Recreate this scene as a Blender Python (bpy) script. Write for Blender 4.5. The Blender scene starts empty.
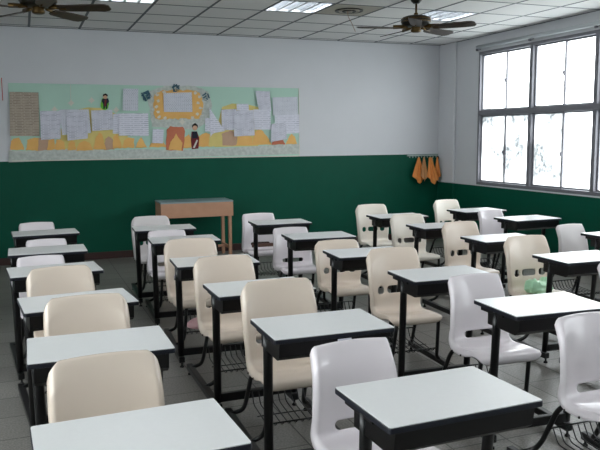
import bpy, bmesh, math, random
from mathutils import Vector, Matrix
random.seed(7)
C = bpy.context.scene.collection
SC = bpy.context.scene
PI = math.pi

# ------------------------------------------------------------------ room size (metres)
D = 9.709            # rear wall
W = 6.128            # window wall
XL = -2.75           # far left wall
YF = -1.9            # front wall, behind the camera
H = 2.985            # suspended ceiling
ZG = 1.317           # green dado on the rear wall
ZG2 = 0.876          # green dado on the window wall

# ------------------------------------------------------------------ camera
F, YAW, PIT, ROLL, HC = 711.97, 0.3691, 0.1226, -0.0076, 1.5928
cam = bpy.data.cameras.new('camera'); cam_o = bpy.data.objects.new('camera', cam); C.objects.link(cam_o)
cam.sensor_width = 36; cam.lens = F / 600 * 36; cam.clip_start = 0.05
fw = Vector((math.sin(YAW) * math.cos(PIT), math.cos(YAW) * math.cos(PIT), -math.sin(PIT)))
rt = Vector((math.cos(YAW), -math.sin(YAW), 0)); up = rt.cross(fw)
r2 = rt * math.cos(ROLL) - up * math.sin(ROLL) * -1
u2 = up * math.cos(ROLL) - rt * math.sin(ROLL)
r2 = u2.cross(-fw) * 1
M = Matrix((r2, u2, -fw)).transposed()
cam_o.matrix_world = Matrix.Translation((0, 0, HC)) @ M.to_4x4()
SC.camera = cam_o

def wall_pt(u, v):
    """point of the rear wall that was measured at photograph position u, v"""
    d = fw + r2 * ((u - 300) / F) - u2 * ((v - 225) / F)
    t = D / d.y
    return (d.x * t, HC + d.z * t)

# ------------------------------------------------------------------ materials
def lin(c):
    return tuple(((x / 255) / 12.92 if x / 255 <= 0.04045 else ((x / 255 + 0.055) / 1.055) ** 2.4) for x in c) + (1,)

def mat(name, rgb, rough=0.5, metal=0.0, spec=0.5, noise=0.0, nscale=20, bump=0.0, bscale=200, coat=0.0, rgb2=None):
    m = bpy.data.materials.new(name); m.use_nodes = True
    nt = m.node_tree; b = nt.nodes['Principled BSDF']
    b.inputs['Roughness'].default_value = rough; b.inputs['Metallic'].default_value = metal
    b.inputs['Specular IOR Level'].default_value = spec
    b.inputs['Coat Weight'].default_value = coat
    col = lin(rgb)
    tc = nt.nodes.new('ShaderNodeTexCoord')
    n = nt.nodes.new('ShaderNodeTexNoise'); n.inputs['Scale'].default_value = nscale; n.inputs['Detail'].default_value = 4
    nt.links.new(tc.outputs['Object'], n.inputs['Vector'])
    mx = nt.nodes.new('ShaderNodeMix'); mx.data_type = 'RGBA'
    c2 = lin(rgb2) if rgb2 else tuple(x * (1 - noise) for x in col[:3]) + (1,)
    mx.inputs['A'].default_value = col; mx.inputs['B'].default_value = c2
    nt.links.new(n.outputs['Fac'], mx.inputs['Factor'])
    nt.links.new(mx.outputs['Result'], b.inputs['Base Color'])
    if bump:
        n2 = nt.nodes.new('ShaderNodeTexNoise'); n2.inputs['Scale'].default_value = bscale
        nt.links.new(tc.outputs['Object'], n2.inputs['Vector'])
        bp = nt.nodes.new('ShaderNodeBump'); bp.inputs['Strength'].default_value = bump; bp.inputs['Distance'].default_value = 0.003
        nt.links.new(n2.outputs['Fac'], bp.inputs['Height']); nt.links.new(bp.outputs['Normal'], b.inputs['Normal'])
    return m

MT = {}
MT['wall'] = mat('painted_plaster', (216, 217, 221), 0.75, noise=0.06, nscale=3, bump=0.2, bscale=60)
MT['green'] = mat('green_paint', (2, 82, 63), 0.55, noise=0.18, nscale=5, bump=0.25, bscale=50, spec=0.2)
MT['base'] = mat('dark_red_skirting', (62, 36, 32), 0.5, noise=0.3)
MT['cream'] = mat('cream_plastic', (218, 203, 188), 0.27, noise=0.05, nscale=6, bump=0.12, bscale=320, coat=0.15)
MT['white'] = mat('white_plastic', (224, 217, 221), 0.2, noise=0.04, nscale=6, bump=0.05, bscale=320, coat=0.25)
MT['ivory'] = mat('ivory_plastic', (232, 224, 212), 0.28, noise=0.05, nscale=6, bump=0.08, bscale=320, coat=0.2)
MT['greyplastic'] = mat('greyish_white_plastic', (214, 208, 208), 0.28, noise=0.05, nscale=6, bump=0.08, bscale=320, coat=0.2)
MT['laminate'] = mat('pale_laminate', (226, 227, 227), 0.28, noise=0.05, nscale=60, spec=0.55)
MT['edge'] = mat('dark_edge_band', (17, 21, 32), 0.4)
MT['black'] = mat('black_painted_steel', (7, 7, 9), 0.33, noise=0.3, nscale=40)
MT['worn'] = mat('black_steel_with_worn_spots', (12, 12, 13), 0.4)
MT['rubber'] = mat('rubber', (14, 14, 14), 0.8)
MT['bolt'] = mat('dark_bolt', (60, 56, 54), 0.4, metal=0.7)
MT['alu'] = mat('grey_window_aluminium', (122, 121, 128), 0.5, metal=0.1, noise=0.12)
MT['alu_d'] = mat('dark_window_gasket', (82, 80, 88), 0.5)
MT['wood'] = mat('pinkish_plywood', (196, 152, 124), 0.5, rgb2=(178, 132, 104), nscale=9)
MT['tabletop'] = mat('grey_blue_laminate', (140, 160, 164), 0.4, noise=0.06)
MT['blade'] = mat('brown_fan_blade', (58, 42, 27), 0.4, noise=0.4, nscale=8)
MT['brass'] = mat('antique_brass', (104, 82, 48), 0.35, metal=0.8, noise=0.5, nscale=30)
MT['darkmotor'] = mat('dark_motor_housing', (34, 30, 22), 0.35, metal=0.4, noise=0.4)
MT['beige'] = mat('beige_panel', (176, 170, 156), 0.6, noise=0.05)
MT['string'] = mat('cord', (168, 132, 108), 0.8)
MT['mint'] = mat('mint_backing_paper', (188, 222, 206), 0.8, noise=0.12, nscale=2.2)
MT['orange'] = mat('orange_card', (244, 196, 120), 0.8, rgb2=(232, 176, 98), nscale=7)
MT['yellow'] = mat('yellow_card', (232, 212, 136), 0.8, rgb2=(214, 198, 120), nscale=8)
MT['tan'] = mat('brown_tan_card', (204, 168, 142), 0.8, noise=0.12)
MT['salmon'] = mat('salmon_card', (208, 122, 92), 0.8, noise=0.15)
MT['mottled'] = mat('crumpled_print_paper', (226, 230, 224), 0.8, rgb2=(156, 164, 158), nscale=26)
MT['teal'] = mat('dark_teal_card', (44, 88, 108), 0.7, rgb2=(80, 120, 136), nscale=60)
MT['paperpin'] = mat('pale_flower_paper', (222, 218, 206), 0.8, noise=0.1)
MT['skin'] = mat('skin_tone_card', (214, 170, 140), 0.8)
MT['hair'] = mat('black_hair_card', (24, 20, 20), 0.8)
MT['maroon'] = mat('maroon_card', (112, 34, 40), 0.8)
MT['navy'] = mat('navy_card', (28, 34, 50), 0.8)
MT['leafgreen'] = mat('bright_green_card', (110, 190, 60), 0.8)
MT['red'] = mat('red_print', (190, 50, 46), 0.8)
MT['cloth'] = mat('orange_cloth', (244, 158, 84), 0.9, noise=0.2, nscale=16, bump=0.6, bscale=120)
MT['cloth2'] = mat('faded_orange_cloth', (228, 160, 96), 0.9, rgb2=(176, 146, 112), nscale=14, bump=0.6, bscale=120)
MT['hook'] = mat('pale_hook_metal', (170, 184, 180), 0.4, metal=0.4)
MT['bag'] = mat('pale_green_plastic_bag', (186, 226, 190), 0.3, rgb2=(150, 204, 166), nscale=14, spec=0.6)
MT['pinkbag'] = mat('pale_pink_bag', (222, 176, 180), 0.5, noise=0.15)
MT['brownlath'] = mat('brown_wood', (92, 62, 50), 0.5)
MT['lampwhite'] = mat('lamp_reflector', (196, 200, 204), 0.3, metal=0.3)
MT['fin'] = mat('lamp_fin', (120, 126, 130), 0.4, metal=0.3)

def paper_mat(name, base, ink, sx, sz, amount=0.55):
    m = bpy.data.materials.new(name); m.use_nodes = True
    nt = m.node_tree; b = nt.nodes['Principled BSDF']; b.inputs['Roughness'].default_value = 0.7
    tc = nt.nodes.new('ShaderNodeTexCoord'); sp = nt.nodes.new('ShaderNodeSeparateXYZ'); cb = nt.nodes.new('ShaderNodeCombineXYZ')
    nt.links.new(tc.outputs['Object'], sp.inputs[0])
    nt.links.new(sp.outputs['X'], cb.inputs['X']); nt.links.new(sp.outputs['Z'], cb.inputs['Y'])
    br = nt.nodes.new('ShaderNodeTexBrick'); br.offset = 0.3
    br.inputs['Scale'].default_value = 1; br.inputs['Brick Width'].default_value = sx; br.inputs['Row Height'].default_value = sz
    br.inputs['Mortar Size'].default_value = sz * 0.33; br.inputs['Mortar'].default_value = lin(base)
    br.inputs['Color1'].default_value = lin(ink); br.inputs['Color2'].default_value = lin(tuple((p + q) / 2 for p, q in zip(base, ink)))
    nt.links.new(cb.outputs[0], br.inputs['Vector'])
    n = nt.nodes.new('ShaderNodeTexNoise'); n.inputs['Scale'].default_value = 9
    nt.links.new(tc.outputs['Object'], n.inputs['Vector'])
    rp = nt.nodes.new('ShaderNodeValToRGB'); rp.color_ramp.elements[0].position = 0.4; rp.color_ramp.elements[1].position = 0.6
    nt.links.new(n.outputs['Fac'], rp.inputs[0])
    mu = nt.nodes.new('ShaderNodeMath'); mu.operation = 'MULTIPLY'; mu.inputs[1].default_value = amount
    nt.links.new(rp.outputs[0], mu.inputs[0])
    ad = nt.nodes.new('ShaderNodeMath'); ad.operation = 'ADD'; ad.inputs[1].default_value = amount * 0.5; ad.use_clamp = True
    nt.links.new(mu.outputs[0], ad.inputs[0])
    mx = nt.nodes.new('ShaderNodeMix'); mx.data_type = 'RGBA'; mx.inputs['A'].default_value = lin(base)
    nt.links.new(ad.outputs[0], mx.inputs['Factor']); nt.links.new(br.outputs['Color'], mx.inputs['B'])
    nt.links.new(mx.outputs['Result'], b.inputs['Base Color'])
    return m
MT['text'] = paper_mat('printed_page', (222, 222, 234), (138, 140, 156), 0.09, 0.016, 0.75)
MT['table'] = paper_mat('printed_table_page', (216, 218, 228), (150, 152, 166), 0.026, 0.018, 0.8)
MT['blank'] = paper_mat('faintly_printed_page', (226, 226, 238), (168, 170, 186), 0.13, 0.026, 0.6)
MT['news'] = paper_mat('browned_newsprint', (186, 172, 156), (122, 108, 98), 0.1, 0.02, 0.9)

def emit(name, rgb, s):
    m = bpy.data.materials.new(name); m.use_nodes = True; nt = m.node_tree
    nt.nodes.remove(nt.nodes['Principled BSDF']); e = nt.nodes.new('ShaderNodeEmission')
    e.inputs[0].default_value = rgb + (1,); e.inputs[1].default_value = s
    nt.links.new(e.outputs[0], nt.nodes['Material Output'].inputs[0]); return m
MT['tube'] = emit('fluorescent_tube', (0.98, 0.985, 1.0), 16.0)

def floor_mat():
    m = bpy.data.materials.new('terrazzo_tiles'); m.use_nodes = True
    nt = m.node_tree; b = nt.nodes['Principled BSDF']
    tc = nt.nodes.new('ShaderNodeTexCoord')
    br = nt.nodes.new('ShaderNodeTexBrick'); br.offset = 0.0; br.inputs['Scale'].default_value = 1
    br.inputs['Brick Width'].default_value = 0.33; br.inputs['Row Height'].default_value = 0.33
    br.inputs['Mortar Size'].default_value = 0.004; br.inputs['Bias'].default_value = 0
    br.inputs['Color1'].default_value = lin((122, 119, 114)); br.inputs['Color2'].default_value = lin((136, 133, 128))
    br.inputs['Mortar'].default_value = lin((58, 55, 52))
    nt.links.new(tc.outputs['Object'], br.inputs['Vector'])
    vo = nt.nodes.new('ShaderNodeTexNoise'); vo.inputs['Scale'].default_value = 90; vo.inputs['Detail'].default_value = 3
    nt.links.new(tc.outputs['Object'], vo.inputs['Vector'])
    rp = nt.nodes.new('ShaderNodeValToRGB'); rp.color_ramp.elements[0].position = 0.35; rp.color_ramp.elements[1].position = 0.68
    rp.color_ramp.elements[0].color = (0.62, 0.62, 0.62, 1); rp.color_ramp.elements[1].color = (1.15, 1.15, 1.15, 1)
    nt.links.new(vo.outputs['Fac'], rp.inputs[0])
    n2 = nt.nodes.new('ShaderNodeTexNoise'); n2.inputs['Scale'].default_value = 1.3; n2.inputs['Detail'].default_value = 3
    nt.links.new(tc.outputs['Object'], n2.inputs['Vector'])
    mx = nt.nodes.new('ShaderNodeMix'); mx.data_type = 'RGBA'; mx.blend_type = 'MULTIPLY'; mx.inputs['Factor'].default_value = 1
    nt.links.new(br.outputs['Color'], mx.inputs['A']); nt.links.new(rp.outputs[0], mx.inputs['B'])
    nt.links.new(mx.outputs['Result'], b.inputs['Base Color'])
    mr = nt.nodes.new('ShaderNodeMapRange'); mr.inputs['To Min'].default_value = 0.22; mr.inputs['To Max'].default_value = 0.42
    nt.links.new(n2.outputs['Fac'], mr.inputs[0]); nt.links.new(mr.outputs[0], b.inputs['Roughness'])
    return m
MT['floor'] = floor_mat()

GX0, GY0, GX, GY = 0.153, D - 0.765, 0.6, 0.63      # ceiling grid origin and pitch
def ceil_mat():
    m = bpy.data.materials.new('ceiling_tiles'); m.use_nodes = True
    nt = m.node_tree; b = nt.nodes['Principled BSDF']; b.inputs['Roughness'].default_value = 0.85
    tc = nt.nodes.new('ShaderNodeTexCoord')
    n = nt.nodes.new('ShaderNodeTexNoise'); n.inputs['Scale'].default_value = 120
    nt.links.new(tc.outputs['Object'], n.inputs['Vector'])
    mx = nt.nodes.new('ShaderNodeMix'); mx.data_type = 'RGBA'; mx.inputs['A'].default_value = lin((238, 236, 234)); mx.inputs['B'].default_value = lin((222, 221, 220))
    nt.links.new(n.outputs['Fac'], mx.inputs['Factor']); nt.links.new(mx.outputs['Result'], b.inputs['Base Color'])
    return m
MT['ceil'] = ceil_mat()
MT['tbar'] = mat('grey_ceiling_grid', (48, 58, 66), 0.5)

def glass_mat(name, frost, tint):
    m = bpy.data.materials.new(name); m.use_nodes = True; nt = m.node_tree
    nt.nodes.remove(nt.nodes['Principled BSDF'])
    tr = nt.nodes.new('ShaderNodeBsdfTransparent'); tr.inputs[0].default_value = (0.96, 0.98, 0.98, 1)
    tl = nt.nodes.new('ShaderNodeBsdfTranslucent')
    gl = nt.nodes.new('ShaderNodeBsdfGlossy'); gl.inputs['Roughness'].default_value = 0.05
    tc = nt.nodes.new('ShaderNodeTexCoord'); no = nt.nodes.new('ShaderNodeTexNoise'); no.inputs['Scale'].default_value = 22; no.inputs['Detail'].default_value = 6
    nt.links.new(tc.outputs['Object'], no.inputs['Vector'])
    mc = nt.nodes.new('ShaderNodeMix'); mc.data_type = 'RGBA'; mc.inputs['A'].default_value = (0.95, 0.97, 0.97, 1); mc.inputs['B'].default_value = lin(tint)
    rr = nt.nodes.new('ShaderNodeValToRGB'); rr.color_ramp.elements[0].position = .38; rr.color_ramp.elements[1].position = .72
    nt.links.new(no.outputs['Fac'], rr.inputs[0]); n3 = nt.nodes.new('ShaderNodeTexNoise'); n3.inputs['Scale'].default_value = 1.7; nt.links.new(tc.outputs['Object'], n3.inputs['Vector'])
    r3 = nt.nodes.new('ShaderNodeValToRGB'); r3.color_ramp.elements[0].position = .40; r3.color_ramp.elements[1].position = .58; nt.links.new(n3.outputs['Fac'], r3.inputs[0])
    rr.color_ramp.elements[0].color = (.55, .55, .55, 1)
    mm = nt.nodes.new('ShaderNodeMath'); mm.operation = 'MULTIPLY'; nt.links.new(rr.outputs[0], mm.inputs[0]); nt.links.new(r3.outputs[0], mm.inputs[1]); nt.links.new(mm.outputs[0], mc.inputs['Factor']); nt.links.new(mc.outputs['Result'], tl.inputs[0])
    a = nt.nodes.new('ShaderNodeMixShader'); a.inputs[0].default_value = frost
    nt.links.new(tr.outputs[0], a.inputs[1]); nt.links.new(tl.outputs[0], a.inputs[2])
    c = nt.nodes.new('ShaderNodeMixShader'); c.inputs[0].default_value = 0.05
    nt.links.new(a.outputs[0], c.inputs[1]); nt.links.new(gl.outputs[0], c.inputs[2])
    nt.links.new(c.outputs[0], nt.nodes['Material Output'].inputs[0]); return m
MT['glass'] = glass_mat('clear_pane', 0.1, (235, 240, 240))
MT['frost'] = glass_mat('patterned_pane_tree_shade', 0.95, (104, 108, 110))  # shade of unbuilt trees behind the frosted glass, painted into the tint as mottle

# ------------------------------------------------------------------ mesh helpers
def box(bm, x0, x1, y0, y1, z0, z1, mi=0):
    vs = [bm.verts.new((x, y, z)) for x in (x0, x1) for y in (y0, y1) for z in (z0, z1)]
    for f in ((0, 1, 3, 2), (4, 6, 7, 5), (0, 4, 5, 1), (2, 3, 7, 6), (0, 2, 6, 4), (1, 5, 7, 3)):
        bm.faces.new([vs[i] for i in f]).material_index = mi
    return vs

def smooth_path(pts, n=6):
    P = [Vector(p) for p in pts]; out = []
    for i in range(len(P) - 1):
        a = P[max(i - 1, 0)]; b = P[i]; c = P[i + 1]; d = P[min(i + 2, len(P) - 1)]
        for k in range(n):
            t = k / n
            out.append(0.5 * ((2 * b) + (c - a) * t + (2 * a - 5 * b + 4 * c - d) * t * t + (3 * b - a - 3 * c + d) * t ** 3))
    out.append(P[-1]); return out

def round_path(pts, r, n=5):
    P = [Vector(p) for p in pts]; out = [P[0]]
    for i in range(1, len(P) - 1):
        a = (P[i - 1] - P[i]); b = (P[i + 1] - P[i]); q = min(r, a.length * .45, b.length * .45)
        s = P[i] + a.normalized() * q; e = P[i] + b.normalized() * q
        for k in range(n + 1):
            t = k / n; out.append((1 - t) ** 2 * s + 2 * t * (1 - t) * P[i] + t * t * e)
    out.append(P[-1]); return out

def tube(bm, path, r, seg=10, ry=None, mi=0):
    path = [Vector(p) for p in path]; rings = []
    prev = None
    for i, p in enumerate(path):
        t = (path[min(i + 1, len(path) - 1)] - path[max(i - 1, 0)]).normalized()
        if prev is None:
            ref = Vector((1, 0, 0)) if abs(t.x) < 0.9 else Vector((0, 1, 0))
            nrm = (ref - t * ref.dot(t)).normalized()
        else:
            nrm = (prev - t * prev.dot(t)).normalized()
        prev = nrm; bi = t.cross(nrm)
        rings.append([bm.verts.new(p + nrm * math.cos(2 * PI * k / seg) * r + bi * math.sin(2 * PI * k / seg) * (ry or r)) for k in range(seg)])
    for a, b in zip(rings, rings[1:]):
        for k in range(seg):
            f = bm.faces.new((a[k], a[(k + 1) % seg], b[(k + 1) % seg], b[k])); f.smooth = True; f.material_index = mi
    for rr, fl in ((rings[0], True), (rings[-1], False)):
        f = bm.faces.new(rr[::-1] if fl else rr); f.material_index = mi

def lathe(bm, prof, cx=0, cy=0, seg=28, mi=0, smooth=True):
    rings = []
    for r, z in prof:
        rings.append([bm.verts.new((cx + math.cos(2 * PI * k / seg) * r, cy + math.sin(2 * PI * k / seg) * r, z)) for k in range(seg)])
    for a, b in zip(rings, rings[1:]):
        for k in range(seg):
            f = bm.faces.new((a[k], a[(k + 1) % seg], b[(k + 1) % seg], b[k])); f.smooth = smooth; f.material_index = mi
    bm.faces.new(rings[0][::-1]); bm.faces.new(rings[-1])

def obj(name, bm, m, parent=None, bevel=0.0, loc=None):
    bmesh.ops.recalc_face_normals(bm, faces=bm.faces)
    me = bpy.data.meshes.new(name); bm.to_mesh(me); bm.free()
    for mm in (m if isinstance(m, (list, tuple)) else [m]): me.materials.append(mm)
    o = bpy.data.objects.new(name, me); C.objects.link(o)
    if parent: o.parent = parent
    if loc: o.location = loc
    if bevel:
        b = o.modifiers.new('bevel', 'BEVEL'); b.width = bevel; b.segments = 2; b.limit_method = 'ANGLE'
    return o

def tag(o, label=None, cat=None, group=None, kind=None):
    if label: o['label'] = label
    if cat: o['category'] = cat
    if group: o['group'] = group
    if kind: o['kind'] = kind
    return o

def thing(name, label, cat, loc=(0, 0, 0), rz=0, group=None):
    o = bpy.data.objects.new(name, None); C.objects.link(o); o.location = loc; o.rotation_euler = (0, 0, rz)
    o.empty_display_size = 0.1
    return tag(o, label, cat, group)

def struct(name, bm, m, parent=None, bevel=0, label=None):
    o = obj(name, bm, m, parent, bevel)
    if not parent: o['kind'] = 'structure'
    if label: o['label'] = label
    return o

def copy_tree(o, parent=None):
    c = o.copy(); C.objects.link(c); c.parent = parent
    for ch in list(o.children): copy_tree(ch, c)
    return c

# ================================================================== THE SETTING
bm = bmesh.new(); box(bm, XL - .2, W + .25, YF - .2, D + .2, -0.15, 0); struct('floor', bm, MT['floor'], label='dark grey speckled floor tiles')

# rear wall: white plaster above, green dado below
bm = bmesh.new(); box(bm, XL - .2, W + .25, D, D + .2, ZG, H + .5); box(bm, XL - .2, W + .25, D, D + .2, 0, ZG, 1)
struct('wall_rear', bm, [MT['wall'], MT['green']], label='rear wall, white above and dark green below')
LY0, LY1, LZ0, LZ1 = -1.6, 5.2, .95, 2.75
bm = bmesh.new()
for (a, b) in ((YF, LY0), (LY1, D)): box(bm, XL - .2, XL, a, b, ZG, H + .5); box(bm, XL - .2, XL, a, b, 0, ZG, 1)
box(bm, XL - .2, XL, LY0, LY1, LZ1, H + .5); box(bm, XL - .2, XL, LY0, LY1, 0, LZ0, 1)
struct('wall_left', bm, [MT['wall'], MT['green']])
bm = bmesh.new()
for k in range(6):
    y = LY0 + (LY1 - LY0) * k / 5; box(bm, XL - .13, XL - .07, max(LY0, y - .03), min(LY1, y + .03), LZ0, LZ1)
for k in range(5):
    a = LY0 + (LY1 - LY0) * k / 5 + .03; b = LY0 + (LY1 - LY0) * (k + 1) / 5 - .03
    box(bm, XL - .13, XL - .07, a, b, LZ0, LZ0 + .05); box(bm, XL - .13, XL - .07, a, b, LZ1 - .05, LZ1)
w_ = struct('window_4', bm, MT['alu'], label='corridor windows beside the front of the room')
for k in range(5):
    a = LY0 + (LY1 - LY0) * k / 5 + .03; b = LY0 + (LY1 - LY0) * (k + 1) / 5 - .03
    bm = bmesh.new(); box(bm, XL - .102, XL - .098, a, b, LZ0 + .05, LZ1 - .05); obj('pane', bm, MT['glass'], w_)
bm = bmesh.new(); box(bm, XL - .2, W + .25, YF - .2, YF, ZG, H + .5); box(bm, XL - .2, W + .25, YF - .2, YF, 0, ZG, 1)
struct('wall_front', bm, [MT['wall'], MT['green']])
# window wall with openings
WZ0, WZ1 = 0.895, 2.775
BAY = 1.128
wins = [(8.722 - 3 * BAY, 8.722), (8.722 - 6 * BAY - .62, 8.722 - 3 * BAY - .62), (-1.4, -1.4 + 2 * BAY)]
bm = bmesh.new()
box(bm, W, W + .22, YF, D, 0, ZG2, 1); box(bm, W, W + .22, YF, D, ZG2, WZ0); box(bm, W, W + .22, YF, D, WZ1, H + .5)
ys = [D] + [y for w in wins for y in (w[1], w[0])] + [YF]
for i in range(0, len(ys), 2): box(bm, W, W + .22, ys[i + 1], ys[i], WZ0, WZ1)
struct('wall_right', bm, [MT['wall'], MT['green']], label='window wall, white with a low green dado')
# shallow pilaster in the corner
bm = bmesh.new(); box(bm, W - .045, W, 9.27, D, ZG2, H); box(bm, W - .045, W, 9.27, D, 0, ZG2, 1)
struct('trim_1', bm, [MT['wall'], MT['green']], bevel=.02, label='shallow white corner pilaster')
# skirting
bm = bmesh.new(); box(bm, XL, W - .045, D - .014, D, 0, .095); struct('baseboard_rear', bm, MT['base'], bevel=.003)
bm = bmesh.new(); box(bm, W - .014, W, YF, 9.27, 0, .095); struct('baseboard_right', bm, MT['base'], bevel=.003)
bm = bmesh.new(); box(bm, XL, XL + .014, YF, D, 0, .095); struct('baseboard_left', bm, MT['base'], bevel=.003)

# ceiling: tiles with openings for the lamps and the vent
LAMPS = [(1, 2), (4, 2), (7, 2), (1, 7), (4, 7), (7, 7)]     # (column, row) of the ceiling grid, last row is over the front of the room
LAMPS = [(1, 2), (4, 2), (7, 2), (1, 7), (4, 7), (7, 7), (1, 12), (4, 12), (7, 12)]
VENT = (5, 2)
def cell(k, r):
    return (GX0 + GX * k, GX0 + GX * (k + 1), GY0 - GY * (r + 1), GY0 - GY * r)
xs = [XL] + [GX0 + GX * k for k in range(-5, 12) if XL < GX0 + GX * k < W] + [W]
yy = [D, GY0] + [GY0 - GY * r for r in range(1, 18) if GY0 - GY * r > YF] + [YF]
xs = sorted(set(round(x, 4) for x in xs)); yy = sorted(set(round(y, 4) for y in yy)) 
# one more row of grid between the wall and the first full row
yy = sorted(set(yy + [round(GY0 + GY, 4)]))
yy = [y for y in yy if y <= D]
holes = []
for k, r in LAMPS + [VENT]:
    c = cell(k, r); holes.append(((c[0] + c[1]) / 2, (c[2] + c[3]) / 2))
bm = bmesh.new()
for i in range(len(xs) - 1):
    for j in range(len(yy) - 1):
        mx_, my_ = (xs[i] + xs[i + 1]) / 2, (yy[j] + yy[j + 1]) / 2
        if any(abs(mx_ - h[0]) < .1 and abs(my_ - h[1]) < .1 for h in holes): continue
        box(bm, xs[i], xs[i + 1], yy[j], yy[j + 1], H, H + .012)
struct('ceiling', bm, MT['ceil'], label='suspended ceiling of pale square tiles')
bm = bmesh.new()
for x in xs[1:-1]: box(bm, x - .014, x + .014, YF, D, H - .002, H + .004)
for y in yy[1:-1]: box(bm, XL, W, y - .014, y + .014, H - .0015, H + .0035)
for (a, b, c, d) in ((XL, W, D - .022, D), (XL, XL + .022, YF, D), (W - .022, W, YF, D)): box(bm, a, b, c, d, H - .003, H + .003)
struct('trim_2', bm, MT['tbar'], label='dark grid bars of the suspended ceiling')
bm = bmesh.new(); box(bm, XL - .2, W + .25, YF - .2, D + .2, H + .5, H + .6); struct('ceiling_slab', bm, MT['wall'])

# windows
def window(n, y0, y1, label):
    root = bpy.data.objects.new('window_%d' % n, None); C.objects.link(root); root['kind'] = 'structure'; root['label'] = label
    root.location = (W + .04, 0, 0)
    nb = round((y1 - y0) / BAY); zt = 1.915
    bm = bmesh.new()
    fx0, fx1 = -.045, .05
    box(bm, fx0, fx1, y0, y1, WZ0, WZ0 + .045); box(bm, fx0, fx1, y0, y1, WZ1 - .04, WZ1); box(bm, fx0, fx1, y0, y1, zt - .035, zt + .035)
    for i in range(nb + 1):
        y = y0 + (y1 - y0) * i / nb; a = y - .03 if i else y; b = y + .03 if i < nb else y
        if i == 0: b = y + .035
        if i == nb: a = y - .035
        for z0, z1 in ((WZ0 + .045, zt - .035), (zt + .035, WZ1 - .04)):
            box(bm, fx0, fx1, a, b, z0, z1)
    obj('window_frame', bm, MT['alu'], root, bevel=.004)
    for i in range(nb):
        a = y0 + (y1 - y0) * i / nb + .03; b = y0 + (y1 - y0) * (i + 1) / nb - .03; m = (a + b) / 2
        for (z0, z1, low) in ((WZ0 + .045, zt - .035, 1), (zt + .035, WZ1 - .04, 0)):
            for s, (p, q) in enumerate(((a, m + .018), (m - .018, b))):
                x = .0 if s else .022
                bm = bmesh.new(); w = .02
                box(bm, x, x + .018, p, p + w, z0, z1); box(bm, x, x + .018, q - w, q, z0, z1)
                box(bm, x, x + .018, p + w, q - w, z0, z0 + w); box(bm, x, x + .018, p + w, q - w, z1 - w, z1)
                sash = obj('sash', bm, MT['alu'], root)
                bm = bmesh.new(); box(bm, x + .007, x + .011, p + w, q - w, z0 + w, z1 - w)
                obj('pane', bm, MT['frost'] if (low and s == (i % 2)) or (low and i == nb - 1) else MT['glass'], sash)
                if s == 1:
                    zc = z0 + (z1 - z0) * (.45 if low else .5)
                    bm = bmesh.new(); box(bm, x - .02, x, p + .002, p + w - .002, zc - .03, zc + .03); box(bm, x - .035, x - .018, p + .004, p + w - .004, zc - .01, zc + .022)
                    obj('latch', bm, MT['alu_d'], sash, bevel=.003)
    return root
for i, (a, b) in enumerate(wins):
    window(i + 1, a, b, 'row of grey aluminium sliding windows with bright panes' + ('' if i == 0 else ', nearer the front of the room'))

# curtain track above the first windows
for i, (a, b) in enumerate(wins[:1]):
    t = thing('curtain_track', 'white curtain track with dark end knobs running above the window', 'curtain track', (W - .05, 0, 2.835))
    bm = bmesh.new(); tube(bm, [(0, a - .1, 0), (0, b - .02, 0)], .028, 12); obj('track', bm, MT['lampwhite'], t)
    n = round((b - a) / (BAY / 2))
    for k in range(0, n + 1, 2):
        y = b - .02 - k * BAY / 2
        bm = bmesh.new(); box(bm, -.012, .05, y - .02, y + .02, -.028, -.018); lathe(bm, [(.014, -.05), (.02, -.045), (.02, -.03), (.01, -.024)], 0, y, 12)
        obj('bracket', bm, MT['alu_d'], t)

# ================================================================== ceiling lights and vent
def lamp(k, r, label):
    x0, x1, y0, y1 = cell(k, r)
    t = thing('ceiling_light', label, 'ceiling light', ((x0 + x1) / 2, (y0 + y1) / 2, H), 0, 'recessed fluorescent panels')
    hx, hy = (x1 - x0) / 2 - .014, (y1 - y0) / 2 - .014
    bm = bmesh.new()
    box(bm, -hx, hx, -hy, hy, .09, .1)
    box(bm, -hx, -hx + .01, -hy, hy, 0, .09); box(bm, hx - .01, hx, -hy, hy, 0, .09)
    box(bm, -hx + .01, hx - .01, -hy, -hy + .01, 0, .09); box(bm, -hx + .01, hx - .01, hy - .01, hy, 0, .09)
    obj('housing', bm, MT['lampwhite'], t)
    bm = bmesh.new()
    for i in range(1, 4):
        x = -hx + 2 * hx * i / 4; box(bm, x - .012, x + .012, -hy + .01, hy - .01, .002, .06)
    for j in range(1, 7):
        y = -hy + 2 * hy * j / 7; box(bm, -hx + .01, hx - .01, y - .0015, y + .0015, .012, .04)
    obj('louvre', bm, MT['fin'], t)
    for i in range(4):
        x = -hx + 2 * hx * (i + .5) / 4
        bm = bmesh.new(); tube(bm, [(x, -hy + .015, .065), (x, hy - .015, .065)], .016, 12); obj('tube', bm, MT['tube'], t)
lamp(1, 2, 'leftmost lit fluorescent ceiling panel, cut by the top edge near the left fan')
lamp(4, 2, 'middle lit fluorescent ceiling panel, beside the round vent')
lamp(7, 2, 'rightmost lit fluorescent ceiling panel, behind the right ceiling fan')

for k_, r_ in LAMPS[3:]: lamp(k_, r_, 'lit fluorescent ceiling panel over the front of the room, above the view')

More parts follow.
